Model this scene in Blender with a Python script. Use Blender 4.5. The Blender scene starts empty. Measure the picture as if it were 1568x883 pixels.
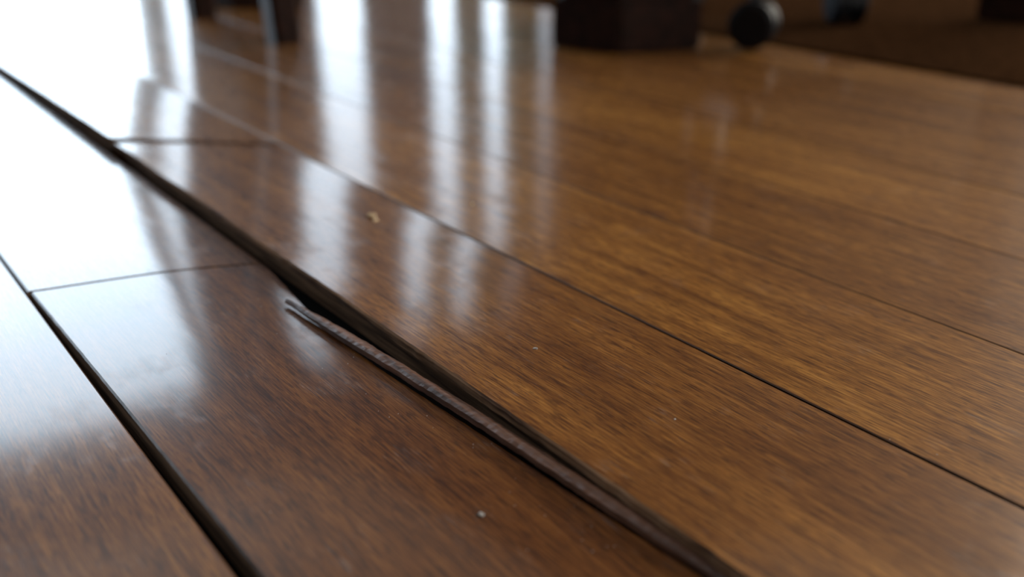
import bpy, bmesh, math, random
from mathutils import Vector, Matrix, noise
random.seed(7)
scene=bpy.context.scene
H=0.2258
# ------------------------------------------------------------ helpers
def new_mat(name):
    m=bpy.data.materials.new(name); m.use_nodes=True
    nt=m.node_tree; b=nt.nodes['Principled BSDF']; return m,nt,b
def N(nt,t,**k):
    n=nt.nodes.new(t)
    for a,v in k.items():
        if a in n.inputs.keys(): n.inputs[a].default_value=v
        else: setattr(n,a,v)
    return n
def ramp(nt,src,stops):
    r=nt.nodes.new('ShaderNodeValToRGB'); e=r.color_ramp.elements
    e[0].position=stops[0][0]; e[0].color=(*stops[0][1],1)
    e[1].position=stops[-1][0]; e[1].color=(*stops[-1][1],1)
    for p,c in stops[1:-1]:
        x=e.new(p); x.color=(*c,1)
    nt.links.new(src,r.inputs['Fac']); return r.outputs['Color']
def mixc(nt,f,a,b,bt='MIX'):
    m=nt.nodes.new('ShaderNodeMix'); m.data_type='RGBA'; m.blend_type=bt
    for s,v in ((m.inputs[0],f),(m.inputs[6],a),(m.inputs[7],b)):
        if isinstance(v,bpy.types.NodeSocket): nt.links.new(v,s)
        else: s.default_value=v if not isinstance(v,tuple) else (*v,1)
    return m.outputs[2]
def math_(nt,op,a,b=0.0,clamp=False):
    m=nt.nodes.new('ShaderNodeMath'); m.operation=op; m.use_clamp=clamp
    for s,v in ((m.inputs[0],a),(m.inputs[1],b)):
        if isinstance(v,bpy.types.NodeSocket): nt.links.new(v,s)
        else: s.default_value=v
    return m.outputs[0]
def obj_from_bm(name,bm,mats,parent=None,smooth=False):
    me=bpy.data.meshes.new(name); bm.normal_update(); bm.to_mesh(me); bm.free()
    for m in mats: me.materials.append(m)
    if smooth:
        for p in me.polygons: p.use_smooth=True
    o=bpy.data.objects.new(name,me); scene.collection.objects.link(o)
    if parent: o.parent=parent
    return o
def box(bm,x0,x1,y0,y1,z0,z1,mat=0):
    vs=[bm.verts.new((x,y,z)) for z in (z0,z1) for x,y in ((x0,y0),(x1,y0),(x1,y1),(x0,y1))]
    for q in ((3,2,1,0),(4,5,6,7),(0,1,5,4),(1,2,6,5),(2,3,7,6),(3,0,4,7)):
        f=bm.faces.new([vs[i] for i in q]); f.material_index=mat
    return vs
def interp(pts,y):
    if y<=pts[0][0]: return pts[0][1]
    for (a,b),(c,d) in zip(pts,pts[1:]):
        if y<=c:
            t=(y-a)/(c-a)
            return b+(d-b)*t
    return pts[-1][1]

# ------------------------------------------------------------ materials
def wood_floor():
    m,nt,b=new_mat('bamboo_floor_lacquer'); L=nt.links
    uv=N(nt,'ShaderNodeUVMap',uv_map='grain')
    uv2=N(nt,'ShaderNodeUVMap',uv_map='tint')
    mpw=nt.nodes.new('ShaderNodeMapping'); mpw.inputs['Scale'].default_value=(14,4,1); L.new(uv.outputs[0],mpw.inputs[0])
    nw=N(nt,'ShaderNodeTexNoise'); nw.inputs['Scale'].default_value=1; nw.inputs['Detail'].default_value=1; L.new(mpw.outputs[0],nw.inputs['Vector'])
    sep=N(nt,'ShaderNodeSeparateXYZ'); L.new(uv.outputs[0],sep.inputs[0])
    cmb=N(nt,'ShaderNodeCombineXYZ')
    L.new(math_(nt,'ADD',sep.outputs[0],math_(nt,'MULTIPLY',nw.outputs['Fac'],.010)),cmb.inputs[0]); L.new(sep.outputs[1],cmb.inputs[1])
    def nz(sx,sy,det=3,rough=.6,off=0.0):
        mp=nt.nodes.new('ShaderNodeMapping'); mp.inputs['Scale'].default_value=(sx,sy,1)
        mp.inputs['Location'].default_value=(off,off*1.7,0)
        L.new(cmb.outputs[0],mp.inputs[0])
        n=N(nt,'ShaderNodeTexNoise'); n.inputs['Scale'].default_value=1
        n.inputs['Detail'].default_value=det; n.inputs['Roughness'].default_value=rough
        L.new(mp.outputs[0],n.inputs['Vector']); return n.outputs['Fac']
    fine=nz(1900,60,3,.65); med=nz(1000,26,4,.7,5); big=nz(110,3.5,4,.65,11); fleck=nz(1050,90,2,.5,17); pale=nz(480,10,4,.7,23); blot=nz(16,5,3,.6,61)
    s=math_(nt,'ADD',math_(nt,'MULTIPLY',fine,.46),math_(nt,'ADD',math_(nt,'MULTIPLY',med,.32),math_(nt,'MULTIPLY',big,.28)))
    col=ramp(nt,s,[(.43,(.062,.021,.0045)),(.50,(.165,.064,.012)),(.56,(.265,.113,.021)),(.66,(.44,.215,.048))])
    fl=ramp(nt,fleck,[(.56,(0,0,0)),(.63,(1,1,1))])
    col=mixc(nt,math_(nt,'MULTIPLY',fl,.65),col,(.055,.019,.005))
    pl=ramp(nt,pale,[(.55,(0,0,0)),(.66,(1,1,1))])
    col=mixc(nt,math_(nt,'MULTIPLY',pl,.38),col,(.50,.255,.068))
    bl=ramp(nt,blot,[(.35,(.80,.73,.66)),(.65,(1.1,1.1,1.08))])
    col=mixc(nt,1.0,col,bl,'MULTIPLY')
    sp=N(nt,'ShaderNodeSeparateXYZ'); L.new(uv2.outputs[0],sp.inputs[0])
    dark=mixc(nt,1.0,col,(.44,.35,.34),'MULTIPLY')
    col=mixc(nt,sp.outputs[0],col,dark)
    du=nz(38,26,5,.7,31); du=ramp(nt,du,[(.54,(0,0,0)),(.72,(1,1,1))])
    sc=nz(1500,60,2,.5,41); sc=ramp(nt,sc,[(.56,(0,0,0)),(.68,(1,1,1))])
    col=mixc(nt,math_(nt,'MULTIPLY',math_(nt,'MULTIPLY',du,sc),.25),col,(.5,.46,.45))
    L.new(col,b.inputs['Base Color'])
    b.inputs['Roughness'].default_value=.5
    b.inputs['Specular IOR Level'].default_value=.1
    b.inputs['Coat Weight'].default_value=1; b.inputs['Coat IOR'].default_value=1.43
    cr=N(nt,'ShaderNodeMapRange'); L.new(du,cr.inputs[0]); cr.inputs[3].default_value=.115; cr.inputs[4].default_value=.21
    L.new(cr.outputs[0],b.inputs['Coat Roughness'])
    bp=N(nt,'ShaderNodeBump'); bp.inputs['Strength'].default_value=.25; bp.inputs['Distance'].default_value=.0002
    L.new(fine,bp.inputs['Height']); L.new(bp.outputs[0],b.inputs['Normal'])
    wav=nz(60,9,2,.5,51)
    b2=N(nt,'ShaderNodeBump'); b2.inputs['Strength'].default_value=.3; b2.inputs['Distance'].default_value=.0003
    L.new(wav,b2.inputs['Height'])
    b3=N(nt,'ShaderNodeBump'); b3.inputs['Strength'].default_value=.15; b3.inputs['Distance'].default_value=.00004
    L.new(fine,b3.inputs['Height']); L.new(b2.outputs[0],b3.inputs['Normal']); L.new(b3.outputs[0],b.inputs['Coat Normal'])
    return m
def wood_raw(name,c0,c1,rough=.7,sx=300,sy=15,bump=.5,spec=.5):
    m,nt,b=new_mat(name); L=nt.links
    tc=N(nt,'ShaderNodeTexCoord'); mp=nt.nodes.new('ShaderNodeMapping'); mp.inputs['Scale'].default_value=(sx,sy,sx)
    L.new(tc.outputs['Object'],mp.inputs[0])
    n=N(nt,'ShaderNodeTexNoise'); n.inputs['Scale'].default_value=1; n.inputs['Detail'].default_value=4
    L.new(mp.outputs[0],n.inputs['Vector'])
    L.new(ramp(nt,n.outputs['Fac'],[(.35,c0),(.65,c1)]),b.inputs['Base Color'])
    b.inputs['Roughness'].default_value=rough; b.inputs['Specular IOR Level'].default_value=spec
    bp=N(nt,'ShaderNodeBump'); bp.inputs['Strength'].default_value=bump; bp.inputs['Distance'].default_value=.0005
    L.new(n.outputs['Fac'],bp.inputs['Height']); L.new(bp.outputs[0],b.inputs['Normal'])
    return m
def plain(name,c,rough=.6,metal=0,var=.12,scale=8,spec=.4):
    m,nt,b=new_mat(name); L=nt.links
    tc=N(nt,'ShaderNodeTexCoord'); n=N(nt,'ShaderNodeTexNoise'); n.inputs['Scale'].default_value=scale
    L.new(tc.outputs['Object'],n.inputs['Vector'])
    a=tuple(x*(1-var) for x in c); d=tuple(min(1,x*(1+var)) for x in c)
    L.new(ramp(nt,n.outputs['Fac'],[(.3,a),(.7,d)]),b.inputs['Base Color'])
    b.inputs['Roughness'].default_value=rough; b.inputs['Metallic'].default_value=metal; b.inputs['Specular IOR Level'].default_value=spec
    return m
M_floor=wood_floor()
M_edge=wood_raw('raw_plank_edge',(.050,.026,.015),(.26,.15,.085),.85,spec=.1)
M_sub=plain('black_gap_subfloor',(.003,.0022,.0018),.95,spec=.05)  # shade of the open gaps put into a near-black subfloor colour
M_bev=wood_raw('plank_bevel_stain',(.030,.012,.005),(.085,.036,.013),.4,bump=.2,spec=.3)
M_joint=wood_raw('dark_joint',(.006,.003,.002),(.016,.008,.005),.9,bump=.1,spec=0)  # near-black brown for joint side faces and the torn plank edge
M_splint=wood_raw('splinter_wood',(.040,.016,.010),(.18,.085,.052),.5,spec=.35)
M_dark=wood_raw('dark_mahogany',(.010,.0035,.002),(.024,.008,.0045),.5,60,60,.1,.12)
M_wall=plain('wall_paint',(.11,.085,.06),.9)
M_ceil=plain('ceiling_paint',(.5,.46,.40),.9)
M_frame=plain('window_frame_paint',(.10,.08,.06),.5)
M_curt=plain('curtain_fabric',(.10,.065,.045),.95,scale=30)
M_curt2=plain('curtain_fabric_olive',(.16,.17,.09),.95,scale=30)
M_blk=plain('black_plastic',(.006,.006,.008),.45,spec=.15)
M_met=plain('gunmetal',(.06,.06,.07),.4,1)
M_fab=plain('chair_fabric',(.02,.02,.025),.9,scale=60)
M_sheet=plain('dark_sheet',(.028,.013,.006),1.0,scale=120,var=.5,spec=.0)

# ------------------------------------------------------------ floor planks
bm=bmesh.new(); uvl=bm.loops.layers.uv.new('grain'); uvt=bm.loops.layers.uv.new('tint')
def plank(xl,xr,y0,y1,z,dy,tint,b=.0009,ragged=0,bw=(0.0009,0.0009),lip=0,torn=False,tight=(False,False)):
    off=(random.random()*7,random.random()*7)
    ys0=min(y0); L=max(y1)-ys0; n=max(2,int(L/dy))
    ts=[0,0,b/L]+[i/n for i in range(1,n)]+[1-b/L,1,1]
    nv=14
    rows=[]
    for ri,t in enumerate(ts):
        row=[]
        end = 2 if ri in (0,len(ts)-1) else (1 if ri in (1,len(ts)-2) else 0)
        cols=[(0,0,2),(0,0,4),(0,0,3),(0,0,1),(0,bw[0],0)]+[(i/nv,0,0) for i in range(1,nv)]+[(1,-bw[1],0),(1,0,1),(1,0,2)]
        for v,dx,kind in cols:
            ya=y0[0]+(y0[1]-y0[0])*v; yb=y1[0]+(y1[1]-y1[0])*v
            y=ya+(yb-ya)*t
            a,c=xl(y),xr(y)
            x=a+(c-a)*v+dx
            zt=z(v,y); zz=zt
            zb=b*.9
            if end==2: zz=-.0125
            elif kind==2: zz=-.0125; x+=(lip and .006)
            elif kind==4: zz=zt-(lip if lip else .009); x+=(lip and .006)
            elif kind==3: zz=zt-(lip if lip else .006)
            elif kind==1 or end==1: zz=zt-zb
            if ragged and v==0 and end==0:
                r=noise.noise(Vector((0,y*110,3)))+.35*noise.noise(Vector((0,y*330,9)))
                r2=noise.noise(Vector((4,y*80,1)))
                if kind==0: x+=ragged*.35*max(0,r)
                if kind==1: x+=ragged*.35*r; zz-=ragged*.3*max(0,r2)
                if kind==3: x+=ragged*.3*r2; zz+=ragged*.5*r
            if torn and v==1 and end==0:
                r=noise.noise(Vector((8,y*130,3)))+.4*noise.noise(Vector((8,y*400,9)))
                x+=.0004*r
            row.append(bm.verts.new((x,y,zz)))
        rows.append(row)
    nc=len(rows[0])
    for j in range(len(rows)-1):
        for i in range(nc-1):
            f=bm.faces.new((rows[j][i],rows[j][i+1],rows[j+1][i+1],rows[j+1][i]))
            side=i in(0,1,2,nc-2) or j in (0,len(rows)-2) or (torn and i==nc-3)
            bev=i in(3,nc-3) or j in (1,len(rows)-3)
            f.material_index=1 if side else (2 if bev else 0)
            if lip and i==3: f.material_index=1
            if torn and i>=nc-3: f.material_index=4
            if (tight[0] and i<3) or (tight[1] and i>nc-3): f.material_index=4
            f.smooth=not(side or bev)
            for l in f.loops:
                l[uvl].uv=(l.vert.co.x+off[0],l.vert.co.y+off[1]); l[uvt].uv=(tint,0)
W=.1255
flat=lambda v,y:0
c=lambda k:(lambda y:k)
gz=lambda v,y:-.0006+.0008*math.sin(math.pi*v)
plank(c(-.0365),c(.0893),(-.6,-.6),(1.9,1.9),gz,.01,.72,b=.0006,bw=(.0005,.0007),tight=(True,True))
plank(c(-.162),c(-.0375),(-.6,-.6),(1.1,1.1),flat,.03,.8); plank(c(-.162),c(-.0375),(1.101,1.101),(4.5,4.5),flat,.05,.3)
plank(c(-.0365),c(.0893),(1.901,1.901),(4.5,4.5),flat,.05,.5)
xr=lambda y:interp([(-.6,.2210),(.17,.2210),(.2,.2192),(.246,.2160),(.307,.2128),(.381,.2082),(.42,.2072),(.46,.2090),(.50,.2140),(.54,.2185),(.7,.2190)],y)
xl=lambda y:interp([(-.6,.103),(.1,.0985),(.2726,.0962),(.40,.0945),(.58,.0918),(.8,.0905)],y)
zM=lambda v,y:.0006*math.sin(math.pi*v)-.0050*max(0,v-.5)**1.6*1.6
plank(xl,xr,(-.6,-.6),(.5845,.5535),zM,.003,.95,ragged=.0006,bw=(.0009,.0004),torn=True)
plank(c(.0905),c(.2190),(.5857,.5547),(2.4,2.4),zM,.01,.85)
plank(c(.0905),c(.2190),(2.402,2.402),(4.5,4.5),flat,.05,.5)
lift=lambda y:interp([(-.6,.004),(.15,.0060),(.30,.0072),(.5,.0075),(.87,.0068),(1.5,.004),(2.2,0)],y)
zR=lambda v,y:lift(y)*(1-v)**1.15+.0005*math.sin(math.pi*v)
wob=lambda y:.223+.0009*noise.noise(Vector((0,y*14,2)))
plank(wob,c(.3443),(-.6,-.6),(.873,.797),zR,.0022,.55,ragged=.0018,bw=(.0010,.0005),lip=.0042,tight=(False,True))
zR2=lambda v,y:(lift(y)+.0016)*(1-v)**1.15+.0012*max(0,1-max(0,y-.85)/.8)
plank(wob,c(.3443),(.8765,.8005),(2.8,2.8),zR2,.008,.4,b=.0012,ragged=.0008,bw=(.0009,.0009),lip=.0045)
plank(c(.223),c(.3445),(2.802,2.802),(4.5,4.5),flat,.05,.4)
x=.3457; i=0
TN=[.06,.34,.0,.22,.4,.12]
while x<4.4:
    ends=[-2.5]
    if i==0: ends=[-2.5,1.75]
    elif i==1: ends=[-2.5,-.7,2.1]
    else:
        e=-2.5+random.uniform(.3,1.6); ends=[-2.5]
        while e<4.3: ends.append(e); e+=random.uniform(1.2,1.8)
    ends.append(4.5)
    for a,bb in zip(ends,ends[1:]):
        h=random.uniform(-.0001,.0001); tl=random.uniform(-.0005,.0005)
        if i==0: h=0;tl=0
        plank(c(x),c(min(4.45,x+W-(.0004))),(a+.0003,a+.0003),(bb-.0003,bb-.0003),(lambda v,y,h=h,tl=tl:h+tl*v),.06,TN[i%6]+random.uniform(0.0,.08),b=.0005,bw=(.0006 if i==0 else .0008,.0008),tight=(True,True))
    x+=W; i+=1
x=-.1635
while x>-3.0:
    e=-2.5; ends=[-2.5,random.uniform(-1.8,-.6),random.uniform(.2,1.2),random.uniform(2,3),4.5]
    for a,bb in zip(ends,ends[1:]):
        plank(c(max(-3.05,x-W+.001)),c(x),(a+.0006,)*2,(bb-.0006,)*2,flat,.08,random.uniform(.3,.7))
    x-=W
for a,bb in ((-.162,-.0375),(-.0365,.0893),(.0915,.2215),(.224,.3445)):
    plank(c(a),c(bb),(-2.5,-2.5),(-.602,-.602),flat,.08,.5)
for e in bm.edges:
    if any(not f.smooth for f in e.link_faces): e.smooth=False
box(bm,-3.1,4.5,-2.55,4.55,-.05,-.0124,3)
floor=obj_from_bm('floor',bm,[M_floor,M_edge,M_bev,M_sub,M_joint])

# ------------------------------------------------------------ splinter torn off along the joint
bm=bmesh.new()
cl=[(.4835,.2036,.0012),(.45,.2062,.0020),(.381,.2116,.0024),(.307,.2166,.0022),(.246,.2200,.0014),(.2006,.2230,.0006),(.169,.2250,.0),(.08,.2265,-.0006)]
cl_x=sorted([(a,b) for a,b,_ in cl]); cl_z=sorted([(a,c_) for a,_,c_ in cl])
n=260; prev=None
for j in range(n+1):
    y=.4835+(.08-.4835)*j/n
    x=interp(cl_x,y)+.0004*noise.noise(Vector((1,y*60,0))); z=interp(cl_z,y)
    t=min(1,j/n*7)
    w=.0012+.0019*t+.0004*noise.noise(Vector((5,y*90,0)))
    th=.0014+.0020*t
    pr=[(-w,-th),(-w*1.05,-.0004),(-w*.6,.0006),(0,.0009+.0003*noise.noise(Vector((7,y*200,0)))),(w*.7,.0003),(w,-.0010),(w*.9,-th)]
    ring=[bm.verts.new((x+a,y,z+b_+.0004*noise.noise(Vector((a*900,y*300,4))))) for a,b_ in pr]
    if prev:
        for i in range(len(ring)):
            k=(i+1)%len(ring); bm.faces.new((prev[i],prev[k],ring[k],ring[i]))
    else: bm.faces.new(ring)
    prev=ring
bm.faces.new(prev[::-1])
bmesh.ops.recalc_face_normals(bm,faces=bm.faces)
obj_from_bm('wood_splinter',bm,[M_splint])

# ------------------------------------------------------------ crumbs and dust
M_crumb=plain('crumb',(.70,.55,.36),.9,scale=300)
M_dust=plain('dust_grey',(.42,.41,.40),.9,scale=300)
bm=bmesh.new()
def rz(x,y):
    if .223<x<.3445: return zR((x-.223)/.1215,y)
    if .0965<x<.215: return zM((x-.094)/.125,y)
    return 0.0
def crumb(x,y,r,mi):
    mat=Matrix.Translation((x,y,rz(x,y)+r*.35))@Matrix.Rotation(random.random()*6,4,'Z')@Matrix.Diagonal((r*random.uniform(.8,1.5),r*random.uniform(.6,1),r*.6,1))
    g=bmesh.ops.create_icosphere(bm,subdivisions=1,radius=1,matrix=mat)
    for v in g['verts']: v.co+=Vector([random.uniform(-.3,.3)*r for _ in range(3)])
    for v in g['verts']:
        for f in v.link_faces: f.material_index=mi
CR=[(.3105,.578,.0034,0),(.3085,.569,.0020,0),(.2735,.3475,.0010,1),(.1765,.2565,.0014,1),(.385,.564,.0012,0),(.281,.2585,.0005,1)]
for a in CR: crumb(*a)
for _ in range(22):
    x=random.uniform(.10,.45); y=random.uniform(.15,.65)
    if .196<x<.226: continue
    crumb(x,y,random.choice([.00015,.0002,.0002,.00025]),1)
for _ in range(45):
    y=random.uniform(.2,.5); crumb(interp(sorted([(a,b) for a,b,_ in cl]),y)-random.uniform(.005,.03),y,random.choice([.00015,.0002,.00025]),1)
obj_from_bm('dust_crumbs',bm,[M_crumb,M_dust])

# ------------------------------------------------------------ stool
def tapered(bm,p0,p1,s0,s1,bev=.15,mat=0):
    p0=Vector(p0);p1=Vector(p1); prev=None
    for p,s in ((p0,s0),(p1,s1)):
        r=[]
        for ang in range(8):
            cx,cy=[(1,-1+bev),(1,1-bev),(1-bev,1),(-1+bev,1),(-1,1-bev),(-1,-1+bev),(-1+bev,-1),(1-bev,-1)][ang]
            r.append(bm.verts.new((p.x+cx*s,p.y+cy*s,p.z)))
        f=bm.faces.new(r[::-1] if prev is None else r); f.material_index=mat
        if prev:
            for i in range(8):
                f=bm.faces.new((prev[i],prev[(i+1)%8],r[(i+1)%8],r[i])); f.material_index=mat
        prev=r
def empty(name,loc):
    e=bpy.data.objects.new(name,None); e.location=loc; e.empty_display_size=.1; scene.collection.objects.link(e); return e
st=empty('wooden_stool',(0,0,0))
feet=[(.577,1.600),(.580,1.300),(.06,1.300),(.06,1.600)]
cx,cy=.32,1.4535
for k,(a,b) in enumerate(feet):
    bm=bmesh.new(); tapered(bm,(a,b,0),(cx+(a-cx)*.90,cy+(b-cy)*.80,.64),.0195,.027,.3); obj_from_bm('leg_%d'%(k+1),bm,[M_dark],st)
def bar(p,q,s,name,par,m=M_dark):
    bm=bmesh.new(); p=Vector(p);q=Vector(q); d=(q-p)
    g=bmesh.ops.create_cone(bm,cap_ends=True,segments=12,radius1=s,radius2=s,depth=d.length)
    bmesh.ops.transform(bm,matrix=Matrix.Translation((p+q)/2)@d.to_track_quat('Z','Y').to_matrix().to_4x4(),verts=bm.verts)
    return obj_from_bm(name,bm,[m],par,True)
for k in (0,2):
    z=.24; f=1-.2*z/.64; fx=1-.1*z/.64
    a=feet[k];b=feet[(k+1)%4]
    bar((cx+(a[0]-cx)*fx,cy+(a[1]-cy)*f,z),(cx+(b[0]-cx)*fx,cy+(b[1]-cy)*f,z),.010,'stretcher_%d'%(k+1),st)
bm=bmesh.new(); box(bm,.06,.58,1.31,1.597,.635,.675); bmesh.ops.bevel(bm,geom=bm.edges[:],offset=.012,segments=3,affect='EDGES'); obj_from_bm('seat',bm,[M_dark],st)

# ------------------------------------------------------------ dark wooden table
tb=empty('dining_table',(0,0,0))
u=Vector((.951,-.309,0)); v_=Vector((-.309,.951,0))
P=Vector((.884,.957,0))
def local(s,t,z): q=P+u*s+v_*t; return (q.x,q.y,z)
def lbox(name,s0,s1,t0,t1,z0,z1,bev,par=tb,mat=M_dark):
    bm=bmesh.new(); vs=box(bm,s0,s1,t0,t1,z0,z1)
    if bev: bmesh.ops.bevel(bm,geom=bm.edges[:],offset=bev,segments=3,affect='EDGES')
    for v in bm.verts: v.co=Vector(local(v.co.x,v.co.y,v.co.z))
    return obj_from_bm(name,bm,[mat],par)
k=0
for (a,b) in ((0,0),(.70,0),(0,.74),(.70,.74)):
    k+=1
    bm=bmesh.new(); zb=.0031 if a>0 else 0
    for (s0,z0,z1,bv) in ((0,zb,.062,.004),(.008,.062,.070,.002),(.016,.070,.70,.005)):
        b2=bmesh.new(); box(b2,a+s0,a+.12-s0,b+s0,b+.105-s0,z0,z1); bmesh.ops.bevel(b2,geom=b2.edges[:],offset=bv,segments=2,affect='EDGES')
        me=bpy.data.meshes.new('t'); b2.to_mesh(me); b2.free(); bm.from_mesh(me); bpy.data.meshes.remove(me)
    for v in bm.verts: v.co=Vector(local(v.co.x,v.co.y,v.co.z))
    obj_from_bm('leg_%d'%k,bm,[M_dark],tb)
lbox('apron',.03,.79,.03,.815,.62,.70,.003)
lbox('tabletop',-.05,.87,-.05,.895,.70,.74,.008)

# ------------------------------------------------------------ office chair (four-star base)
oc=empty('office_chair',(0,0,0))
C=Vector((1.156,1.046,0)); a0=math.atan2(.878-C.y,1.048-C.x); RB=.20
def caster(k,ang):
    p=C+Vector((math.cos(ang),math.sin(ang),0))*RB
    sw=ang+1.1+k*.5
    d=Vector((math.cos(sw),math.sin(sw),0)); ax=Vector((-d.y,d.x,0))
    bm=bmesh.new()
    for s in (-1,1):
        c0=p+ax*s*.0155+Vector((0,0,.033))
        rings=[(.012,-.0105),(.024,-.0105),(.030,-.007),(.030,.007),(.024,.0105),(.009,.0105)]
        R=[]
        for r,o in rings:
            R.append([bm.verts.new(c0+ax*o*s+d*(r*math.cos(t*math.pi/14))+Vector((0,0,r*math.sin(t*math.pi/14)))) for t in range(28)])
        for A,B in zip(R,R[1:]):
            for i in range(28): bm.faces.new((A[i],A[(i+1)%28],B[(i+1)%28],B[i]))
        bm.faces.new(R[-1]); bm.faces.new(R[0])
    prev=None
    for i in range(9):
        t=math.radians(15+i*20); 
        r=.0335
        A=[bm.verts.new(p+ax*o+d*(rr*math.cos(t))+Vector((0,0,.030+rr*math.sin(t)))) for o,rr in ((-.006,r),(.006,r),(.006,.020),(-.006,.020))]
        if prev:
            for q in range(4): bm.faces.new((prev[q],prev[(q+1)%4],A[(q+1)%4],A[q]))
        prev=A
    bmesh.ops.recalc_face_normals(bm,faces=bm.faces)
    obj_from_bm('caster_%d'%(k+1),bm,[M_blk],oc)
    bar(p+Vector((0,0,.055)),p+Vector((0,0,.085)),.006,'caster_stem_%d'%(k+1),oc,M_met)
    bm=bmesh.new(); dr=Vector((math.cos(ang),math.sin(ang),0)); sd=Vector((-dr.y,dr.x,0)); prev=None
    for t,w,zt,zb in ((.02,.026,.125,.085),(.08,.024,.120,.085),(.16,.019,.105,.080),(.21,.016,.096,.078),(.221,.009,.092,.080)):
        q=C+dr*t
        A=[bm.verts.new(q+sd*w*a+Vector((0,0,z))) for a,z in ((-1,zb),(1,zb),(1,zt-.006),(.6,zt),(-.6,zt),(-1,zt-.006))]
        if prev:
            for i in range(6): bm.faces.new((prev[i],prev[(i+1)%6],A[(i+1)%6],A[i]))
        else: bm.faces.new(A)
        prev=A
    bm.faces.new(prev[::-1]); bmesh.ops.recalc_face_normals(bm,faces=bm.faces)
    obj_from_bm('spoke_%d'%(k+1),bm,[M_blk],oc)
for k in range(4): caster(k,a0+k*math.radians(90))
bar(C+Vector((0,0,.08)),C+Vector((0,0,.20)),.030,'column_sleeve',oc,M_blk)
bar(C+Vector((0,0,.19)),C+Vector((0,0,.42)),.014,'gas_lift',oc,M_met)
bm=bmesh.new(); box(bm,C.x-.21,C.x+.23,C.y-.18,C.y+.26,.42,.49); bmesh.ops.bevel(bm,geom=bm.edges[:],offset=.03,segments=4,affect='EDGES'); obj_from_bm('seat_cushion',bm,[M_fab],oc,True)

# added thin dark sheet that darkens the floor beneath the table
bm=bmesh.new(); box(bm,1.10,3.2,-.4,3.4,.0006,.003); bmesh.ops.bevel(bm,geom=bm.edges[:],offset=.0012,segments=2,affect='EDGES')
obj_from_bm('dark_floor_sheet',bm,[M_sheet])

# ------------------------------------------------------------ room
def wall_pieces(name,pieces,mat):
    bm=bmesh.new()
    for p in pieces: box(bm,*p)
    return obj_from_bm(name,bm,[mat])
wall_pieces('wall_back',[(-3.1,-1.9,4.5,4.65,0,2.8),(3.75,4.6,4.5,4.65,0,2.8),(-1.9,1.42,4.5,4.65,2.5,2.8),(1.42,3.75,4.5,4.65,2.05,2.8)],M_wall)
wall_pieces('wall_right',[(4.45,4.6,-2.5,-2.2,0,2.8),(4.45,4.6,1.6,4.5,0,2.8),(4.45,4.6,-2.2,1.6,0,.5),(4.45,4.6,-2.2,1.6,2.4,2.8)],M_wall)
wall_pieces('wall_left',[(-3.2,-3.05,-2.5,4.5,0,2.8)],M_wall)
wall_pieces('wall_front',[(-3.1,0,-2.65,-2.5,0,2.8),(3.6,4.6,-2.65,-2.5,0,2.8),(0,3.6,-2.65,-2.5,0,.7),(0,3.6,-2.65,-2.5,2.3,2.8)],M_wall)
wall_pieces('ceiling',[(-3.2,4.6,-2.65,4.65,2.8,2.9)],M_ceil)
wall_pieces('window_1',[(-1.9,1.38,4.52,4.6,.0,.06),(-1.9,1.38,4.52,4.6,2.44,2.5),(-1.9,-1.84,4.52,4.6,.06,2.44),(1.38,1.47,4.5,4.62,.0,2.5),(-.30,-.24,4.52,4.6,.06,2.44)],M_frame)
wall_pieces('window_2',[(1.47,3.75,4.52,4.6,.0,.06),(1.47,3.75,4.52,4.6,1.99,2.05),(3.69,3.75,4.52,4.6,.06,1.99)],M_frame)
wall_pieces('added_window_front',[(0,3.6,-2.62,-2.54,.7,.76),(0,3.6,-2.62,-2.54,2.24,2.3),(0,.06,-2.62,-2.54,.76,2.24),(3.54,3.6,-2.62,-2.54,.76,2.24),(1.77,1.83,-2.62,-2.54,.76,2.24)],M_frame)  # unseen frame added around the fill light behind the camera
wall_pieces('added_window_right',[(4.48,4.56,-2.2,1.6,.5,.56),(4.48,4.56,-2.2,1.6,2.34,2.4),(4.48,4.56,-2.2,-2.14,.56,2.34),(4.48,4.56,1.54,1.6,.56,2.34),(4.48,4.56,-.33,-.27,.56,2.34)],M_frame)  # unseen frame added around the fill light in the right wall
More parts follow.
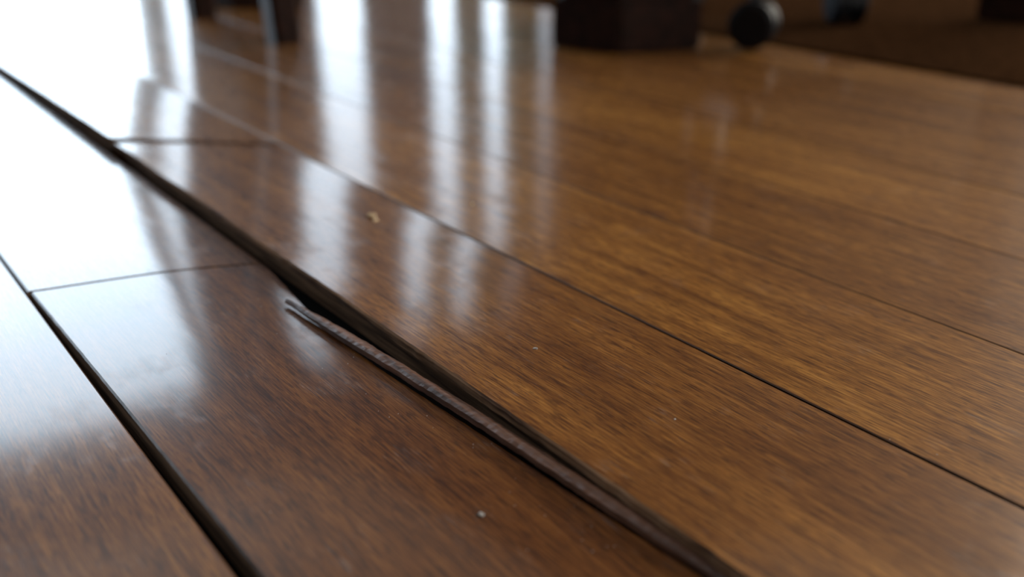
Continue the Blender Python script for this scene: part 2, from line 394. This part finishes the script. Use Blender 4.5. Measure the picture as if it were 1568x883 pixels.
def curtain(x0,x1,mat,yb=4.42):
    bm=bmesh.new(); n=int((x1-x0)/.01); prev=None
    for i in range(n+1):
        x=x0+(x1-x0)*i/n; y=yb+.025*math.sin(x*70)+.008*math.sin(x*31)
        r=[bm.verts.new((x,y,z)) for z in (.015,1.1,2.32)]+[bm.verts.new((x,y+.004,z)) for z in (2.32,1.1,.015)]
        if prev:
            for q in range(6): bm.faces.new((prev[q],prev[(q+1)%6],r[(q+1)%6],r[q]))
        prev=r
    bmesh.ops.recalc_face_normals(bm,faces=bm.faces)
    obj_from_bm('curtain',bm,[mat],None,True)
curtain(1.60,2.14,M_curt); curtain(2.38,2.76,M_curt); curtain(2.92,3.11,M_curt2); curtain(3.25,3.52,M_curt2); curtain(3.60,3.80,M_curt)
bar((1.4,4.42,2.34),(4.0,4.42,2.34),.012,'curtain_rod',None,M_met)
wall_pieces('baseboard_right',[(4.43,4.45,-2.5,4.5,0,.09)],M_frame)

# ------------------------------------------------------------ daylight in the back windows, plus added fill lights
def area(name,loc,rot,sx,sy,rad,col):
    l=bpy.data.lights.new(name,'AREA'); l.shape='RECTANGLE'; l.size=sx; l.size_y=sy
    l.energy=rad*math.pi*sx*sy; l.color=col
    o=bpy.data.objects.new(name,l); o.location=loc; o.rotation_euler=rot; scene.collection.objects.link(o); return o
area('daylight_patio_door',(-.24,4.66,1.25),(math.radians(-90),0,0),3.25,2.4,6.5,(.68,.85,1.0))
area('daylight_side_door',(2.58,4.66,1.03),(math.radians(-90),0,0),2.22,1.95,2.4,(.72,.87,1.0))
area('added_fill_front',(1.8,-2.66,1.5),(math.radians(90),0,0),3.5,1.5,1.6,(1.0,.93,.82))  # added fill light behind the camera, weak and warm
area('added_fill_right',(4.62,-.3,1.45),(0,math.radians(90),0),1.85,3.7,14.5,(1.0,.93,.80))  # main fill light, added out of view to brighten the right-hand floor
w=bpy.data.worlds.new('World'); scene.world=w; w.use_nodes=True
w.node_tree.nodes['Background'].inputs[0].default_value=(.75,.85,1,1); w.node_tree.nodes['Background'].inputs[1].default_value=1.0

# ------------------------------------------------------------ camera
cd=bpy.data.cameras.new('camera'); cam=bpy.data.objects.new('camera',cd); scene.collection.objects.link(cam)
cam.location=(0,0,H); cam.rotation_euler=(math.radians(90-23.13),0,math.radians(-36.7))
cd.lens=35; cd.sensor_width=36; cd.clip_start=.01
cd.dof.use_dof=True; cd.dof.focus_distance=.465; cd.dof.aperture_fstop=4.0
scene.camera=cam
scene.view_settings.view_transform='Standard'
scene.view_settings.look='None'
scene.view_settings.exposure=0
